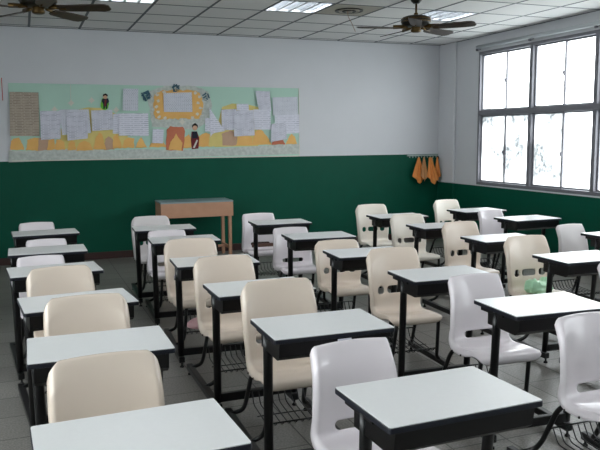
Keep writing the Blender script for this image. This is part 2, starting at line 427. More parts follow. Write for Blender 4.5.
x0, x1, y0, y1 = cell(*VENT)
t = thing('ceiling_vent', 'round dark louvred vent in a beige ceiling panel with a cord hanging from it', 'vent', ((x0 + x1) / 2, (y0 + y1) / 2, H))
hx, hy = (x1 - x0) / 2 - .013, (y1 - y0) / 2 - .013
bm = bmesh.new(); box(bm, -hx, hx, -hy, hy, 0, .01); obj('panel', bm, MT['beige'], t)
for i, r in enumerate((.155, .115, .075, .035)):
    bm = bmesh.new(); lathe(bm, [(r - .012, -.004 - .004 * i), (r, -.012 - .004 * i), (r + .004, -.008 - .004 * i), (r, 0)], 0, 0, 32); obj('louvre_ring', bm, MT['darkmotor'] if i % 2 == 0 else MT['beige'], t)
bm = bmesh.new(); tube(bm, smooth_path([(-.04, -.05, -.01), (-.035, -.055, -.08), (.0, -.06, -.14), (.045, -.07, -.24)]), .0035, 6); obj('cord', bm, MT['string'], t)

# ================================================================== ceiling fans
def fan(x, y, zm, angs, label):
    t = thing('ceiling_fan', label, 'ceiling fan', (x, y, zm), 0, None)
    top = H - zm
    bm = bmesh.new(); lathe(bm, [(.03, top - .045), (.055, top - .02), (.06, top)]); obj('canopy', bm, MT['darkmotor'], t)
    bm = bmesh.new(); lathe(bm, [(.011, .05), (.011, top - .04)], seg=14); lathe(bm, [(.022, .045), (.022, .075), (.016, .085)], seg=14); obj('rod', bm, MT['brass'], t)
    bm = bmesh.new(); lathe(bm, [(.05, -.06), (.12, -.052), (.145, -.035), (.15, -.01), (.15, .02), (.14, .036), (.1, .05), (.03, .056)], seg=36); mo = obj('motor_housing', bm, MT['darkmotor'], t)
    bm = bmesh.new(); lathe(bm, [(.151, -.014), (.1545, -.012), (.1545, -.004), (.151, -.002)], seg=36); lathe(bm, [(.151, .012), (.1545, .014), (.1545, .02), (.151, .022)], seg=36); obj('brass_band', bm, MT['brass'], mo)
    bm = bmesh.new(); lathe(bm, [(.03, -.115), (.05, -.108), (.055, -.09), (.045, -.075), (.055, -.06)], seg=24); obj('switch_housing', bm, MT['brass'], t)
    for a in angs:
        ca, sa = math.cos(a), math.sin(a)
        bm = bmesh.new()
        L = [(.17, .035), (.21, .052), (.38, .062), (.54, .066), (.59, .058), (.615, .03)]
        tv, bv = [], []
        for z, lst in ((.004, tv), (-.004, bv)):
            for (r, w) in L: lst.append((r, w, z))
            for (r, w) in reversed(L): lst.append((r, -w, z))
        def rot(p):
            r, w, z = p; z2 = z - w * .24; return (ca * r - sa * w, sa * r + ca * w, z2 - .07)
        A = [bm.verts.new(rot(p)) for p in tv]; B = [bm.verts.new(rot(p)) for p in bv]
        bm.faces.new(A); bm.faces.new(B[::-1])
        for i in range(len(A)): bm.faces.new((A[i], A[(i + 1) % len(A)], B[(i + 1) % len(A)], B[i]))
        bl = obj('blade', bm, MT['blade'], t)
        bm = bmesh.new()
        tube(bm, [(ca * .09, sa * .09, -.05), (ca * .15, sa * .15, -.058), (ca * .24, sa * .24, -.062)], .008, 8, ry=.02)
        obj('blade_arm', bm, MT['brass'], bl)
ir = -YAW     # direction of image right in the room
R36 = math.radians(36)
fan(3.83, 6.56, 2.765, [ir + R36 * k + math.radians(8) for k in (1, 3, 5, 7, 9)], 'ceiling fan with brass motor and brown blades hanging in front of the rightmost ceiling light')
fan(.186, 6.56, 2.755, [ir + math.radians(d) for d in (-3, 69, 141, 213, 297)], 'dark ceiling fan cut off by the top left corner of the view')

# ================================================================== desk with attached chair
def slab(bm, w, d, z0, z1, r, mi=0, x=0, y=0):
    pts = []
    for (sx, sy, a0) in ((1, 1, 0), (-1, 1, 90), (-1, -1, 180), (1, -1, 270)):
        for k in range(4):
            a = math.radians(a0 + 30 * k); pts.append((x + sx * (w / 2 - r) + math.cos(a) * r, y + sy * (d / 2 - r) + math.sin(a) * r))
    A = [bm.verts.new((p[0], p[1], z1)) for p in pts]; B = [bm.verts.new((p[0], p[1], z0)) for p in pts]
    bm.faces.new(A).material_index = mi; bm.faces.new(B[::-1]).material_index = mi
    for i in range(len(A)):
        bm.faces.new((A[i], A[(i + 1) % len(A)], B[(i + 1) % len(A)], B[i])).material_index = mi

DW, DD, DZ = .562, .377, .757
def profile(ztop, back):
    """side view of the shell, seat front to top of the back, (y, z)"""
    k = (ztop - .45)
    return smooth_path([(0, .222, .378), (0, .212, .398), (0, .224, .418), (0, .27, .427), (0, .34, .422), (0, .42, .413), (0, .48, .415), (0, .515, .435),
                        (0, .531, .47), (0, .54, .45 + k * .2), (0, .55, .45 + k * .42), (0, .566, .45 + k * .65), (0, .584, .45 + k * .86), (0, .596, .45 + k * .965), (0, .604, ztop), (0, .614, ztop - .004), (0, .618, ztop - .012)], 5)

def shell_mesh(kind):
    cream = kind == 'cream'
    ztop = .835 if cream else .778
    P = profile(ztop, .6); NU = 30
    L = [0]
    for a, b in zip(P, P[1:]): L.append(L[-1] + (b - a).length)
    LT = L[-1]; NV = 62
    def at(s_):
        s_ = max(0, min(LT, s_)); i = 0
        while i < len(L) - 2 and L[i + 1] < s_: i += 1
        t = (s_ - L[i]) / max(L[i + 1] - L[i], 1e-9)
        p = P[i].lerp(P[i + 1], t)
        q0 = P[max(i - 1, 0)]; q1 = P[min(i + 2, len(P) - 1)]
        return p, (q1 - q0).normalized()
    def hw(p):
        z = p.z
        h = min(max((z - .44) / (ztop - .44), 0), 1) if (z > .44 and p.y > .5) else 0
        return .196 + .012 * math.sin(h * PI * .9) if cream else .187 - .027 * h
    def drop(x, w, r):
        e = abs(x) - (w - r)
        return 0 if e <= 0 else r - math.sqrt(max(r * r - e * e, 0)) * 1.0
    WT = hw(Vector((0, .6, ztop))); WF = hw(Vector((0, .22, .4))); RT = .098 if cream else .058; RF = .075
    NU, NV = 48, 100
    def pos(u, sv, s0, s1):
        a = abs(u); p, t = at(sv); n = Vector((0, -t.z, t.y))
        back = 1 if p.z > .5 else max(0, (p.z - .42) / .08) if p.y > .45 else 0
        fr = min(1, max(0, (p.y - .24) / .12))
        up_ = max(0, min(1, (s1 - sv) / .09)) if p.z > .5 else 1
        cup = (.030 * back + .010 * (1 - back) * fr) * min(a / .88, 1) ** 2.4 * (.3 + .7 * up_)
        q = max(0, (a - .88) / .12)
        roll = -(.022 * back + .034 * (1 - back) * fr) * q * q
        w = hw(p)
        if p.z > .5: o = p + Vector((0, -1, 0)) * (cup + roll)
        else: o = p + n * (cup + roll)
        if p.z > .6: o.z -= .008 * a * a * max(0, min(1, 1 - (ztop - p.z) / .15))
        return Vector((u * w, o.y, o.z)), w
    def s_at(z):
        for i in range(len(P) - 1):
            if P[i].y > .49 and P[i + 1].z > z >= P[i].z: return L[i] + (z - P[i].z) / (P[i + 1].z - P[i].z) * (L[i + 1] - L[i])
    SL = ([(0, s_at(.552), .062, .026, .02), (.116, s_at(.552), .026, .027, .02), (-.116, s_at(.552), .026, .027, .02)] if cream
          else [(0, s_at(.462), .095, .019, .018)])
    def sdf(x, sv):
        best = None
        for (cx, cs, hx_, hs, r) in SL:
            dx_, ds_ = abs(x - cx) - hx_ + r, abs(sv - cs) - hs + r
            d = math.hypot(max(dx_, 0), max(ds_, 0)) + min(max(dx_, ds_), 0) - r
            best = d if best is None else min(best, d)
        return best
    bm = bmesh.new(); V = []; U = {}
    for j in range(NV + 1):
        row = []
        for i in range(NU + 1):
            u = math.sin((-1 + 2 * i / NU) * PI / 2) * .3 + (-1 + 2 * i / NU) * .7
            s0 = drop(u * WF, WF, RF) * .9; s1 = LT - drop(u * WT, WT, RT)
            sv = s0 + (s1 - s0) * j / NV
            co, w = pos(u, sv, s0, s1); v = bm.verts.new(co); U[v] = (u, sv, s0, s1, w); row.append(v)
        V.append(row)
    for j in range(NV):
        for i in range(NU):
            q = [V[j][i], V[j][i + 1], V[j + 1][i + 1], V[j + 1][i]]
            mx_ = sum(U[v][0] * U[v][4] for v in q) / 4; ms_ = sum(U[v][1] for v in q) / 4
            if sdf(mx_, ms_) < 0: continue
            f = bm.faces.new(q); f.smooth = True
    for v in [v for v in bm.verts if not v.link_faces]: bm.verts.remove(v)
    for v in bm.verts:
        if any(len(e.link_faces) == 1 for e in v.link_edges):
            u, sv, s0, s1, w = U[v]; x = u * w
            if abs(sdf(x, sv)) < .02 and min(sv - s0, s1 - sv) > .05:
                for _ in range(3):
                    d = sdf(x, sv); e = .0005
                    gx = (sdf(x + e, sv) - sdf(x - e, sv)) / (2 * e); gs = (sdf(x, sv + e) - sdf(x, sv - e)) / (2 * e)
                    g2 = max(gx * gx + gs * gs, .25); x -= d * gx / g2; sv -= d * gs / g2
                v.co = pos(x / w, sv, s0, s1)[0]
    # fold under the front edge is already in the profile
    me = bpy.data.meshes.new('seat_shell'); bm.normal_update()
    bm.to_mesh(me); bm.free(); return me

SHELL = {k: shell_mesh(k) for k in ('cream', 'white')}

def make_unit():
    root = thing('school_desk_with_chair', None, 'school desk')
    # desktop
    bm = bmesh.new(); slab(bm, DW - .006, DD - .006, DZ - .004, DZ, .008); top = obj('desktop', bm, MT['laminate'], root); top['label'] = 'pale grey laminate top'
    bm = bmesh.new(); slab(bm, DW, DD, DZ - .022, DZ - .003, .01); obj('edge_band', bm, MT['edge'], top, bevel=.003)
    # book box under the top, its mouth towards the chair
    bm = bmesh.new()
    hx = DW / 2 - .026; yn, yb = -DD / 2 + .012, .09; zt, zb = DZ - .022, DZ - .105
    prof = [(yb, zt), (yb, zb), (yn + .035, zb), (yn + .008, zb + .02), (yn, zt)]
    for s in (-1, 1):
        A = [bm.verts.new((s * hx, y, z)) for y, z in prof]; B = [bm.verts.new((s * (hx - .003), y, z)) for y, z in prof]
        bm.faces.new(A); bm.faces.new(B[::-1])
        for i in range(5): bm.faces.new((A[i], A[(i + 1) % 5], B[(i + 1) % 5], B[i]))
    for (a, b) in ((1, 2), (2, 3), (3, 4)):
        (ya, za), (yc, zc) = prof[a], prof[b]
        vs = [bm.verts.new(q) for q in ((-hx, ya, za), (hx, ya, za), (hx, yc, zc), (-hx, yc, zc), (-hx + .003, ya, za + .003), (hx - .003, ya, za + .003), (hx - .003, yc + .001, zc + .003), (-hx + .003, yc + .001, zc + .003))]
        for f in ((0, 1, 2, 3), (7, 6, 5, 4), (0, 4, 5, 1), (1, 5, 6, 2), (2, 6, 7, 3), (3, 7, 4, 0)): bm.faces.new([vs[i] for i in f])
    bx = obj('book_box', bm, MT['black'], root)
    for s in (-1, 1):
        bm = bmesh.new(); box(bm, s * (DW / 2 - .024) - .006, s * (DW / 2 - .024) + .006, -.05, .145, DZ - .046, DZ - .0215)
        obj('side_bracket', bm, MT['black'], bx, bevel=.003)
    # legs, rails, crossbar
    for s in (-1, 1):
        bm = bmesh.new(); X = s * (DW / 2 - .014)
        tube(bm, [(s * (DW / 2 - .034), .02, DZ - .03), (s * .243, .03, DZ - .12), (s * .232, .075, .08)], r=.0225, seg=14, ry=.0155)
        lg = obj('desk_leg', bm, MT['black'], root)
        bm = bmesh.new(); box(bm, s * .232 - .02, s * .232 + .02, .045, .86, .034, .074)
        rl = obj('floor_rail', bm, MT['black'], root, bevel=.005)
        for y in (.06, .845):
            bm = bmesh.new(); lathe(bm, [(.014, 0), (.014, .008), (.007, .014), (.006, .036)], s * .232, y, 12); obj('foot_pad', bm, MT['rubber'], rl)
    bm = bmesh.new(); box(bm, -.226, .226, .060, .090, .080, .130); obj('crossbar', bm, MT['black'], root, bevel=.004)
    # chair tubes on both sides
    for s in (-1, 1):
        bm = bmesh.new()
        path = [(s * .232, .40, .06), (s * .175, .36, .10), (s * .165, .335, .16), (s * .152, .30, .375), (s * .15, .34, .388), (s * .15, .56, .388), (s * .157, .62, .33), (s * .17, .70, .15), (s * .178, .735, .10), (s * .232, .80, .06)]
        tube(bm, round_path(path, .035, 4), .0125, 10)
        obj('chair_frame', bm, MT['black'], root)
    for y in (.36, .50):
        bm = bmesh.new(); box(bm, -.155, .155, y, y + .025, .378, .392); obj('seat_support', bm, MT['black'], root)
    # wire basket
    bm = bmesh.new()
    for i in range(9):
        x = -.145 + .29 * i / 8
        tube(bm, round_path([(x, .325, .175), (x, .36, .145), (x, .62, .165), (x, .66, .235)], .02, 3), .0034, 6)
    for (y, z, r) in ((.33, .172, .0045), (.655, .232, .0045), (.49, .153, .003)): tube(bm, [(-.165, y, z), (.165, y, z)], r, 6)
    obj('wire_basket', bm, MT['black'], root)
    return root

bm = bmesh.new(); bmesh.ops.create_uvsphere(bm, u_segments=8, v_segments=6, radius=.006)
BOLT = bpy.data.meshes.new('bolt'); bm.to_mesh(BOLT); bm.free(); BOLT.materials.append(MT['bolt'])
def add_shell(root, kind, m, cl, sc, dx, dy):
    if (kind, m) not in SHELL:
        SHELL[(kind, m)] = SHELL[kind].copy(); SHELL[(kind, m)].materials.append(MT[m])
    me = SHELL[(kind, m)]
    o = bpy.data.objects.new('seat_shell', me); C.objects.link(o); o.parent = root
    if cl: o['label'] = cl
    o.scale = (sc[0], 1, sc[1]); o.location = (dx, dy, .40 * (1 - sc[1]))
    s = o.modifiers.new('solid', 'SOLIDIFY'); s.thickness = .006; s.offset = -1
    for sx in (-1, 1):
        for y in (.40, .49):
            b = bpy.data.objects.new('bolt', BOLT); C.objects.link(b); b.parent = o; b.location = (sx * (.196 if kind == 'cream' else .187), y, .392)
    return o

UN = {  # desk centre x, y, turn, chair kind, plastic, chair colour words, scale, dx, dy
 'A0': (.265, 1.978, .037, 'cream', 'cream'), 'A1': (.254, 2.964, -.004, 'cream', 'cream'), 'A2': (.228, 3.835, .094, 'cream', 'cream'),
 'A3': (.154, 4.822, .079, 'white', 'white'), 'A4': (.140, 5.712, .005, 'white', 'white'), 'A5': (.154, 6.801, .048, 'white', 'white'),
 'B0': (1.223, 1.937, .023, 'white', 'white'), 'B1': (1.221, 2.904, -.025, 'cream', 'cream'), 'B2': (1.210, 3.786, -.006, 'cream', 'cream'),
 'B3': (1.194, 4.735, -.054, 'cream', 'cream'), 'B4': (1.222, 5.86, -.052, 'white', 'white'), 'B5': (1.208, 6.811, -.058, 'cream', 'greyplastic'),
 'C0': (2.40, 1.90, 0, 'white', 'white'), 'C1': (2.395, 2.826, -.055, 'white', 'white'), 'C2': (2.370, 3.713, -.051, 'cream', 'cream'),
 'C3': (2.316, 4.632, -.069, 'cream', 'cream'), 'C4': (2.336, 5.602, -.072, 'white', 'white'), 'C5': (2.364, 6.671, -.062, 'white', 'white'),
 'D1': (3.60, 2.93, -.03, 'white', 'white'), 'D2': (3.596, 3.850, -.034, 'cream', 'cream'), 'D3': (3.668, 4.849, -.026, 'cream', 'cream'),
 'D4': (3.664, 5.762, -.048, 'cream', 'ivory'), 'D5': (3.696, 6.674, -.048, 'cream', 'ivory'),
 'E3': (4.731, 4.619, .018, 'white', 'greyplastic'), 'E4': (4.790, 5.921, .018, 'white', 'white'), 'E5': (4.799, 6.815, .019, 'cream', 'ivory'),
}
UN['B5'] = (1.208, 6.70, -.058, 'cream', 'greyplastic')
ORD = {'A': ['nearest the camera', 'second from the camera', 'third from the camera', 'fourth from the camera', 'second from the back', 'last, nearest the green rear wall']}
COLN = {'A': 'in the leftmost row', 'B': 'in the second row from the left', 'C': 'in the middle row', 'D': 'in the fourth row from the left', 'E': 'in the rightmost row by the windows'}
def ulabel(n, kind, m):
    c = {'cream': 'cream', 'white': 'lilac-white', 'ivory': 'ivory', 'greyplastic': 'greyish-white'}[m]
    special = {
     'A0': 'desk with broad cream chair nearest the camera in leftmost row, cut by bottom edge',
     'B0': 'nearest whole desk, worn black leg, lilac-white chair behind it, bottom centre',
     'B1': 'desk with cream chair and folded paper at its edge, directly behind the nearest whole desk',
     'C0': 'large lilac-white chair cut by the right edge, its desk out of view',
     'D1': 'chair barely showing at the right edge, beyond the desk whose chair holds a green bag',
     'D2': 'sunlit black desk whose cream chair holds a pale green bag',
     'E3': 'greyish-white chair and desk below the windows, desktop cut by the right edge',
     'E4': 'sunlit desk with lilac-white chair in the rightmost row, second from the rear wall',
     'E5': 'last desk with ivory chair in the rightmost row, closest to the hanging orange cloths',
     'C5': 'desk with lilac-white chair and brown lath, last in the middle row',
     'B5': 'desk with broad greyish-white chair in front of the wooden table'}
    if n in special: return special[n]
    o = {0: 'nearest the camera', 1: 'second from the camera', 2: 'third from the camera', 3: 'fourth from the camera', 4: 'second from the rear wall', 5: 'last before the rear wall'}[int(n[1])]
    return 'desk with attached %s chair, %s, %s' % (c, o, {'A': 'leftmost row', 'B': 'second row from left', 'C': 'middle row', 'D': 'fourth row from left', 'E': 'rightmost row'}[n[0]])
SCL = {'C3': ((0.943, 0.842), -0.018, 0), 'B5': ((0.949, 0.936), -0.058, 0), 'D5': ((0.961, 0.984), -0.039, 0), 'A2': ((0.938, 1.011), -0.001, 0), 'A3': ((1.008, 0.952), -0.024, 0), 'A5': ((1.011, 1.025), -0.034, 0), 'B0': ((1.1, 1.004), -0.014, 0), 'C1': ((1.062, 1.058), -0.021, 0), 'E5': ((0.9, 0.986), -0.015, 0), 'D2': ((0.981, 0.986), -0.032, 0), 'A0': ((0.971, 0.977), -0.007, 0), 'A1': ((0.975, 1.005), -0.004, 0), 'A4': ((1.001, 0.956), 0.011, 0), 'B1': ((1.002, 1.034), -0.013, 0), 'B2': ((0.976, 1.021), -0.047, 0), 'B3': ((0.987, 0.995), -0.066, 0), 'B4': ((1.055, 0.959), -0.061, 0), 'C5': ((1.097, 1.025), -0.07, 0), 'C4': ((1.046, 0.952), -0.077, 0), 'C2': ((0.973, 0.993), -0.05, 0), 'D4': ((0.948, 0.938), -0.059, 0), 'D3': ((0.924, 0.984), -0.028, 0), 'E4': ((0.992, 1.025), -0.013, 0), 'E3': ((0.978, 0.995), -0.019, 0), 'C0': ((1.04, 1.02), -0.04, 0), 'D1': ((1, 1), -0.03, 0)}
proto = None
first = make_unit(); used = False
units = {}
for n, (x, y, th, kind, m) in UN.items():
    u = copy_tree(first)
    u.location = (x, y, 0); u.rotation_euler = (0, 0, th)
    u['label'] = ulabel(n, kind, m); u['category'] = 'school desk'; u['group'] = 'desks with attached chairs'
    sc, dx, dy = SCL.get(n, ((1, 1), 0, 0))
    add_shell(u, kind, m, {'cream': 'cream plastic seat shell', 'white': 'lilac-white plastic seat shell', 'ivory': 'ivory plastic seat shell', 'greyplastic': 'greyish-white plastic seat shell'}[m], sc, dx, dy)
    units[n] = u
def kill(o):
    for ch in list(o.children): kill(ch)
    bpy.data.objects.remove(o)
kill(first)

# worn yellow paint spots on the nearest desk leg
bm = bmesh.new()
for k in range(9):
    z = .66 - .035 * k - random.random() * .01
    yv = .028 + (.7 - z) * .07 + random.uniform(-.01, .01); s = random.uniform(.003, .008)
    xv = -.243 + (.64 - z) * .02 - .0115
    bmesh.ops.create_icosphere(bm, subdivisions=1, radius=s, matrix=Matrix.Translation((xv, yv, z)) @ Matrix.Diagonal((.35, .8, 1.6, 1)))
MT['chip'] = mat('exposed_primer', (150, 122, 60), .7, noise=.4)
o = obj('paint_chips', bm, MT['chip'], units['B0']); o['label'] = 'worn yellowish spots on the leg'

# ================================================================== small loose things
# green bag on the seat of the chair in the fourth row
x, y, th = UN['D2'][:3]
bm = bmesh.new()
bmesh.ops.create_icosphere(bm, subdivisions=4, radius=1)
for v in bm.verts:
    p = v.co.copy(); n_ = math.sin(p.x * 7 + p.z * 4) * .05 + math.sin(p.y * 9 - p.x * 5) * .05 + math.sin(p.z * 11 + p.y * 6) * .04
    p *= 1 + n_; v.co = (p.x * .125, p.y * .085, max(p.z, -.55) * .055 + (.03 if p.z > .5 and abs(p.x) > .45 else 0))
for f in bm.faces: f.smooth = True
o = obj('plastic_bag', bm, MT['bag'], loc=(x - .03, y + .40, .4555)); o.rotation_euler = (0, 0, .2)
tag(o, 'crumpled pale green plastic bag lying on the seat of a cream chair', 'bag')
# pink bag in a wire basket of the second row
bm = bmesh.new(); bmesh.ops.create_icosphere(bm, subdivisions=3, radius=1)
for v in bm.verts:
    p = v.co.copy(); p *= 1 + math.sin(p.x * 5 + p.y * 6) * .05; v.co = (p.x * .12, p.y * .10, max(p.z, -.6) * .045)
for f in bm.faces: f.smooth = True
x, y, th = UN['B3'][:3]
o = obj('cloth_bundle', bm, MT['pinkbag'], loc=(x + .02, y + .48, .189))
tag(o, 'pale pink bundle lying in the wire basket under a cream chair of the second row', 'bag')
# paper in the book box of the desk behind the nearest centre desk
x, y, th = UN['B1'][:3]
bm = bmesh.new(); box(bm, -.032, .032, -.002, .002, -.02, .02); 
o = obj('folded_paper', bm, MT['blank'], loc=(x + .03, y - DD / 2 - .004, DZ - .045)); tag(o, 'small folded white paper stuck at the desk edge above the lilac-white chair', 'paper')
# brown lath on the last chair of the middle row
x, y, th = UN['C5'][:3]
bm = bmesh.new(); box(bm, -.12, .12, -.008, .008, -.018, .018); o = obj('wooden_lath', bm, MT['brownlath'], loc=(x - .03, y + .47, .455), bevel=.003)
tag(o, 'dark brown lath lying across the last lilac-white chair of the middle row', 'wooden strip')

# wooden table by the rear wall
t = thing('wooden_table', 'low plywood table with grey-blue top against the green rear wall', 'table', (2.095, 9.33, 0), -.02)
TW, TD, TZ = .96, .47, .772
bm = bmesh.new(); slab(bm, TW, TD, TZ - .018, TZ, .004); o = obj('tabletop', bm, MT['tabletop'], t); o['label'] = 'grey-blue laminate top'
bm = bmesh.new(); box(bm, -TW / 2 + .003, TW / 2 - .003, -TD / 2 + .002, -TD / 2 + .02, TZ - .205, TZ - .018); obj('front_apron', bm, MT['wood'], t, bevel=.002)
for s in (-1, 1):
    bm = bmesh.new(); box(bm, s * (TW / 2 - .012) - .009, s * (TW / 2 - .012) + .009, -TD / 2 + .02, TD / 2 - .01, TZ - .205, TZ - .018); obj('side_apron', bm, MT['wood'], t)
    for yy_ in (-TD / 2 + .045, TD / 2 - .035):
        bm = bmesh.new(); box(bm, s * (TW / 2 - .042) - .021, s * (TW / 2 - .042) + .021, yy_ - .02, yy_ + .02, 0, TZ - .02); obj('leg', bm, MT['wood'], t, bevel=.003)
    bm = bmesh.new(); box(bm, s * (TW / 2 - .042) - .012, s * (TW / 2 - .042) + .012, -TD / 2 + .065, TD / 2 - .055, .12, .155); obj('stretcher', bm, MT['wood'], t)
bm = bmesh.new(); box(bm, -TW / 2 + .063, TW / 2 - .063, .0, .03, .122, .153); obj('stretcher', bm, MT['wood'], t)

# ================================================================== hook rail with orange cloths
t = thing('hook_rail', 'pale rail of small hooks at the top of the green paint in the far corner', 'hook rail', (0, D, 1.30))
bm = bmesh.new(); box(bm, 5.54, 6.08, -.014, 0, -.012, .012); obj('rail', bm, MT['hook'], t, bevel=.002)
HX = [5.56 + .052 * i for i in range(10)]
for hx_ in HX:
    bm = bmesh.new(); tube(bm, round_path([(hx_, -.01, .004), (hx_, -.035, -.0), (hx_, -.04, -.03), (hx_, -.055, -.035), (hx_, -.06, -.015)], .012, 3), .004, 6); obj('hook', bm, MT['hook'], t)
bm = bmesh.new(); box(bm, 6.05, 6.08, -.05, -.014, -.06, -.02); o = obj('black_clip', bm, MT['rubber'], t, bevel=.004)

def cloth(x, length, wl, wr, ybase, m, label, tip=.5, seed=0):
    rnd = random.Random(seed); NU, NV = 18, 22
    bm = bmesh.new(); V = []; ph = rnd.random() * 6
    for j in range(NV + 1):
        t_ = j / NV; row = []
        for i in range(NU + 1):
            u = i / NU; e = .10 + .90 * t_ ** .9
            half_l, half_r = wl * e, wr * e
            xx = -half_l + (half_l + half_r) * u
            tl = 1 - abs(u - tip) * .30 / max(tip, 1 - tip)           # pointed lower hem
            zz = -length * t_ * (tl if t_ > 0 else 1)
            fold = math.sin(u * 15 + ph) * .018 * (.4 + .6 * t_) + math.sin(u * 7 + ph * 2 + t_ * 2) * .008
            row.append(bm.verts.new((xx, fold, zz)))
        V.append(row)
    for j in range(NV):
        for i in range(NU):
            f = bm.faces.new((V[j][i], V[j][i + 1], V[j + 1][i + 1], V[j + 1][i])); f.smooth = True
    bmesh.ops.recalc_face_normals(bm, faces=bm.faces)
    o = obj('cleaning_cloth', bm, MT[m], loc=(x, D - .095 - ybase, 1.272))
    s = o.modifiers.new('solid', 'SOLIDIFY'); s.thickness = .004
    tag(o, label, 'cloth', 'orange cloths on the hook rail'); return o
cloth(5.70, .41, .115, .10, 0.0, 'cloth', 'leftmost orange cloth hanging from the hook rail, flaring to the left', .6, 1)
cloth(5.755, .37, .05, .09, .045, 'cloth2', 'faded greyish-orange cloth second from left on the hook rail', .5, 2)
cloth(5.825, .42, .035, .16, .095, 'cloth', 'bright orange cloth at the centre of the hook rail, pointed to the right', .62, 3)
cloth(5.93, .41, .04, .05, 0.0, 'cloth2', 'orange cloth half hidden behind the bright central one on the hook rail', .6, 4)
cloth(5.985, .33, .045, .06, .06, 'cloth', 'rightmost narrow orange cloth on the hook rail, nearest the corner', .7, 5)

# ================================================================== bulletin board on the rear wall
bx0, bz0, bx1, bz1 = -.125, ZG + .012, 3.745, 2.292
board = thing('bulletin_board', 'long mint-green bulletin board with orange paper cut-outs on the rear wall', 'bulletin board', (0, D, 0))
bm = bmesh.new(); box(bm, bx0, bx1, -.008, 0, bz0, bz1); o = obj('backing', bm, MT['mint'], board)
bm = bmesh.new(); box(bm, bx0 - .005, bx1 + .005, -.014, 0, bz0 - .012, bz0); box(bm, bx1, bx1 + .008, -.014, 0, bz0, bz1); obj('edge_strip', bm, MT['paperpin'], board)

def flat(bm, pts, y, th=.003, mi=0):
    """a cut-out sheet from measured outline points; y is its distance in front of the wall"""
    Q = [wall_pt(*p) for p in pts]
    A = [bm.verts.new((q[0], -y, q[1])) for q in Q]; B = [bm.verts.new((q[0], -y + th, q[1])) for q in Q]
    bm.faces.new(A).material_index = mi; bm.faces.new(B[::-1]).material_index = mi
    for i in range(len(A)): bm.faces.new((A[i], A[(i + 1) % len(A)], B[(i + 1) % len(A)], B[i])).material_index = mi

def cut(name, pts, y, m, label=None, parent=board):
    bm = bmesh.new(); flat(bm, pts, y); o = obj(name, bm, MT[m], parent)
    if label: o['label'] = label
    return o
def wob(pts, n=5, a=.5, seed=1):
    r = random.Random(seed); out = []
    for i, p in enumerate(pts):
        q = pts[(i + 1) % len(pts)]
        for k in range(n):
            t_ = k / n; out.append((p[0] + (q[0] - p[0]) * t_ + r.uniform(-a, a), p[1] + (q[1] - p[1]) * t_ + r.uniform(-a, a)))
    return out
def blob(cx, cy, rx, ry, n=20, a=.12, seed=1, top=False):
    r = random.Random(seed); return [(cx + math.cos(2 * PI * k / n) * rx * (1 + r.uniform(-a, a)), cy + math.sin(2 * PI * k / n) * ry * (1 + r.uniform(-a, a))) for k in range(n)]
# grey printed-paper ground strip
cut('ground_strip', [(8.6, 150.6), (30, 151), (55, 149.6), (80, 149), (110, 150.4), (140, 149), (170, 150), (200, 149.4), (235, 147.3), (265, 145.6), (299, 143.6), (299, 154.2), (260, 155), (200, 156.5), (150, 158), (80, 160), (40, 161.2), (8.6, 162.2)], .010, 'mottled', 'grey speckled paper ground')
# big round of speckled paper around the central frame
cut('speckled_backdrop', wob([(150, 91), (165, 86), (195, 86), (208, 92), (212, 105), (208, 122), (196, 129), (170, 128), (152, 127), (150, 112), (147, 100)], 4, .6, 3), .011, 'mottled', 'grey speckled paper around the frame')
# yellow hills
cut('yellow_hill', [(75, 110), (88, 107.4), (100, 108), (112, 112), (124, 118), (128, 134), (126, 147), (60, 149), (60, 130)], .010, 'yellow')
cut('yellow_hill', [(222, 107), (232, 103.5), (247, 104.4), (258, 107), (262, 130), (258, 146), (214, 147), (216, 130)], .010, 'yellow')
# orange shrubs and leaves
S = [([(10, 149.6), (11, 141), (14, 138), (19, 137.6), (22, 143), (24.5, 150)], 'orange'),
     ([(26, 150), (27.5, 140), (33, 137.8), (39, 138), (38, 151)], 'orange'), ([(36, 150.6), (37, 139), (46, 137), (52, 143), (48, 150)], 'tan'),
     ([(47, 150), (49, 140), (54, 138), (55, 149.5)], 'orange'), ([(55, 149.7), (56, 140), (60, 139), (64, 142), (65, 149.6)], 'orange'),
     ([(67, 150), (69, 142), (72, 140.2), (75, 143), (76, 149.6)], 'orange'), ([(76, 150.6), (79, 143), (84, 140.6), (90, 143), (93, 150)], 'orange'),
     ([(93, 149.4), (96, 138), (99.5, 132), (103, 137), (106, 149.8)], 'orange'), ([(104, 149.8), (105, 139), (109, 136.4), (113, 139), (114, 149.6)], 'tan'),
     ([(113, 148.6), (113, 137), (117, 134), (120, 140), (122, 148)], 'orange'), ([(122, 148), (124, 140), (128, 137.5), (134, 138), (134, 147.8)], 'orange'),
     ([(135, 147.6), (138, 141), (141, 137), (144, 142), (147, 147.4)], 'orange'), ([(149, 147), (151, 143), (164, 142), (166, 147)], 'orange'),
     ([(182, 148), (184, 138), (189, 134), (192, 141), (191, 148)], 'orange'), ([(196, 147), (199, 136), (205, 132.6), (210, 134), (210, 146.6)], 'orange'),
     ([(208, 146.6), (209, 135), (216, 131), (222, 136), (222, 146)], 'yellow'), ([(220, 145.8), (222, 134), (230, 130), (238, 134), (236, 145.5)], 'tan'),
     ([(236, 145.5), (238, 137), (246, 135), (252, 138), (252, 145)], 'orange'), ([(252, 145), (254, 133), (258, 129), (263, 131), (268, 138), (271, 144.6)], 'orange'),
     ([(271, 144.6), (273, 140), (283, 140), (285, 144.4)], 'salmon'), ([(285, 144.4), (288, 138), (291, 134), (295, 137), (297, 144)], 'orange')]
for i, (p, m) in enumerate(S): cut('shrub_cutout', wob(p, 4, .45, i), .0135 + (.001 if i % 2 else 0), m)
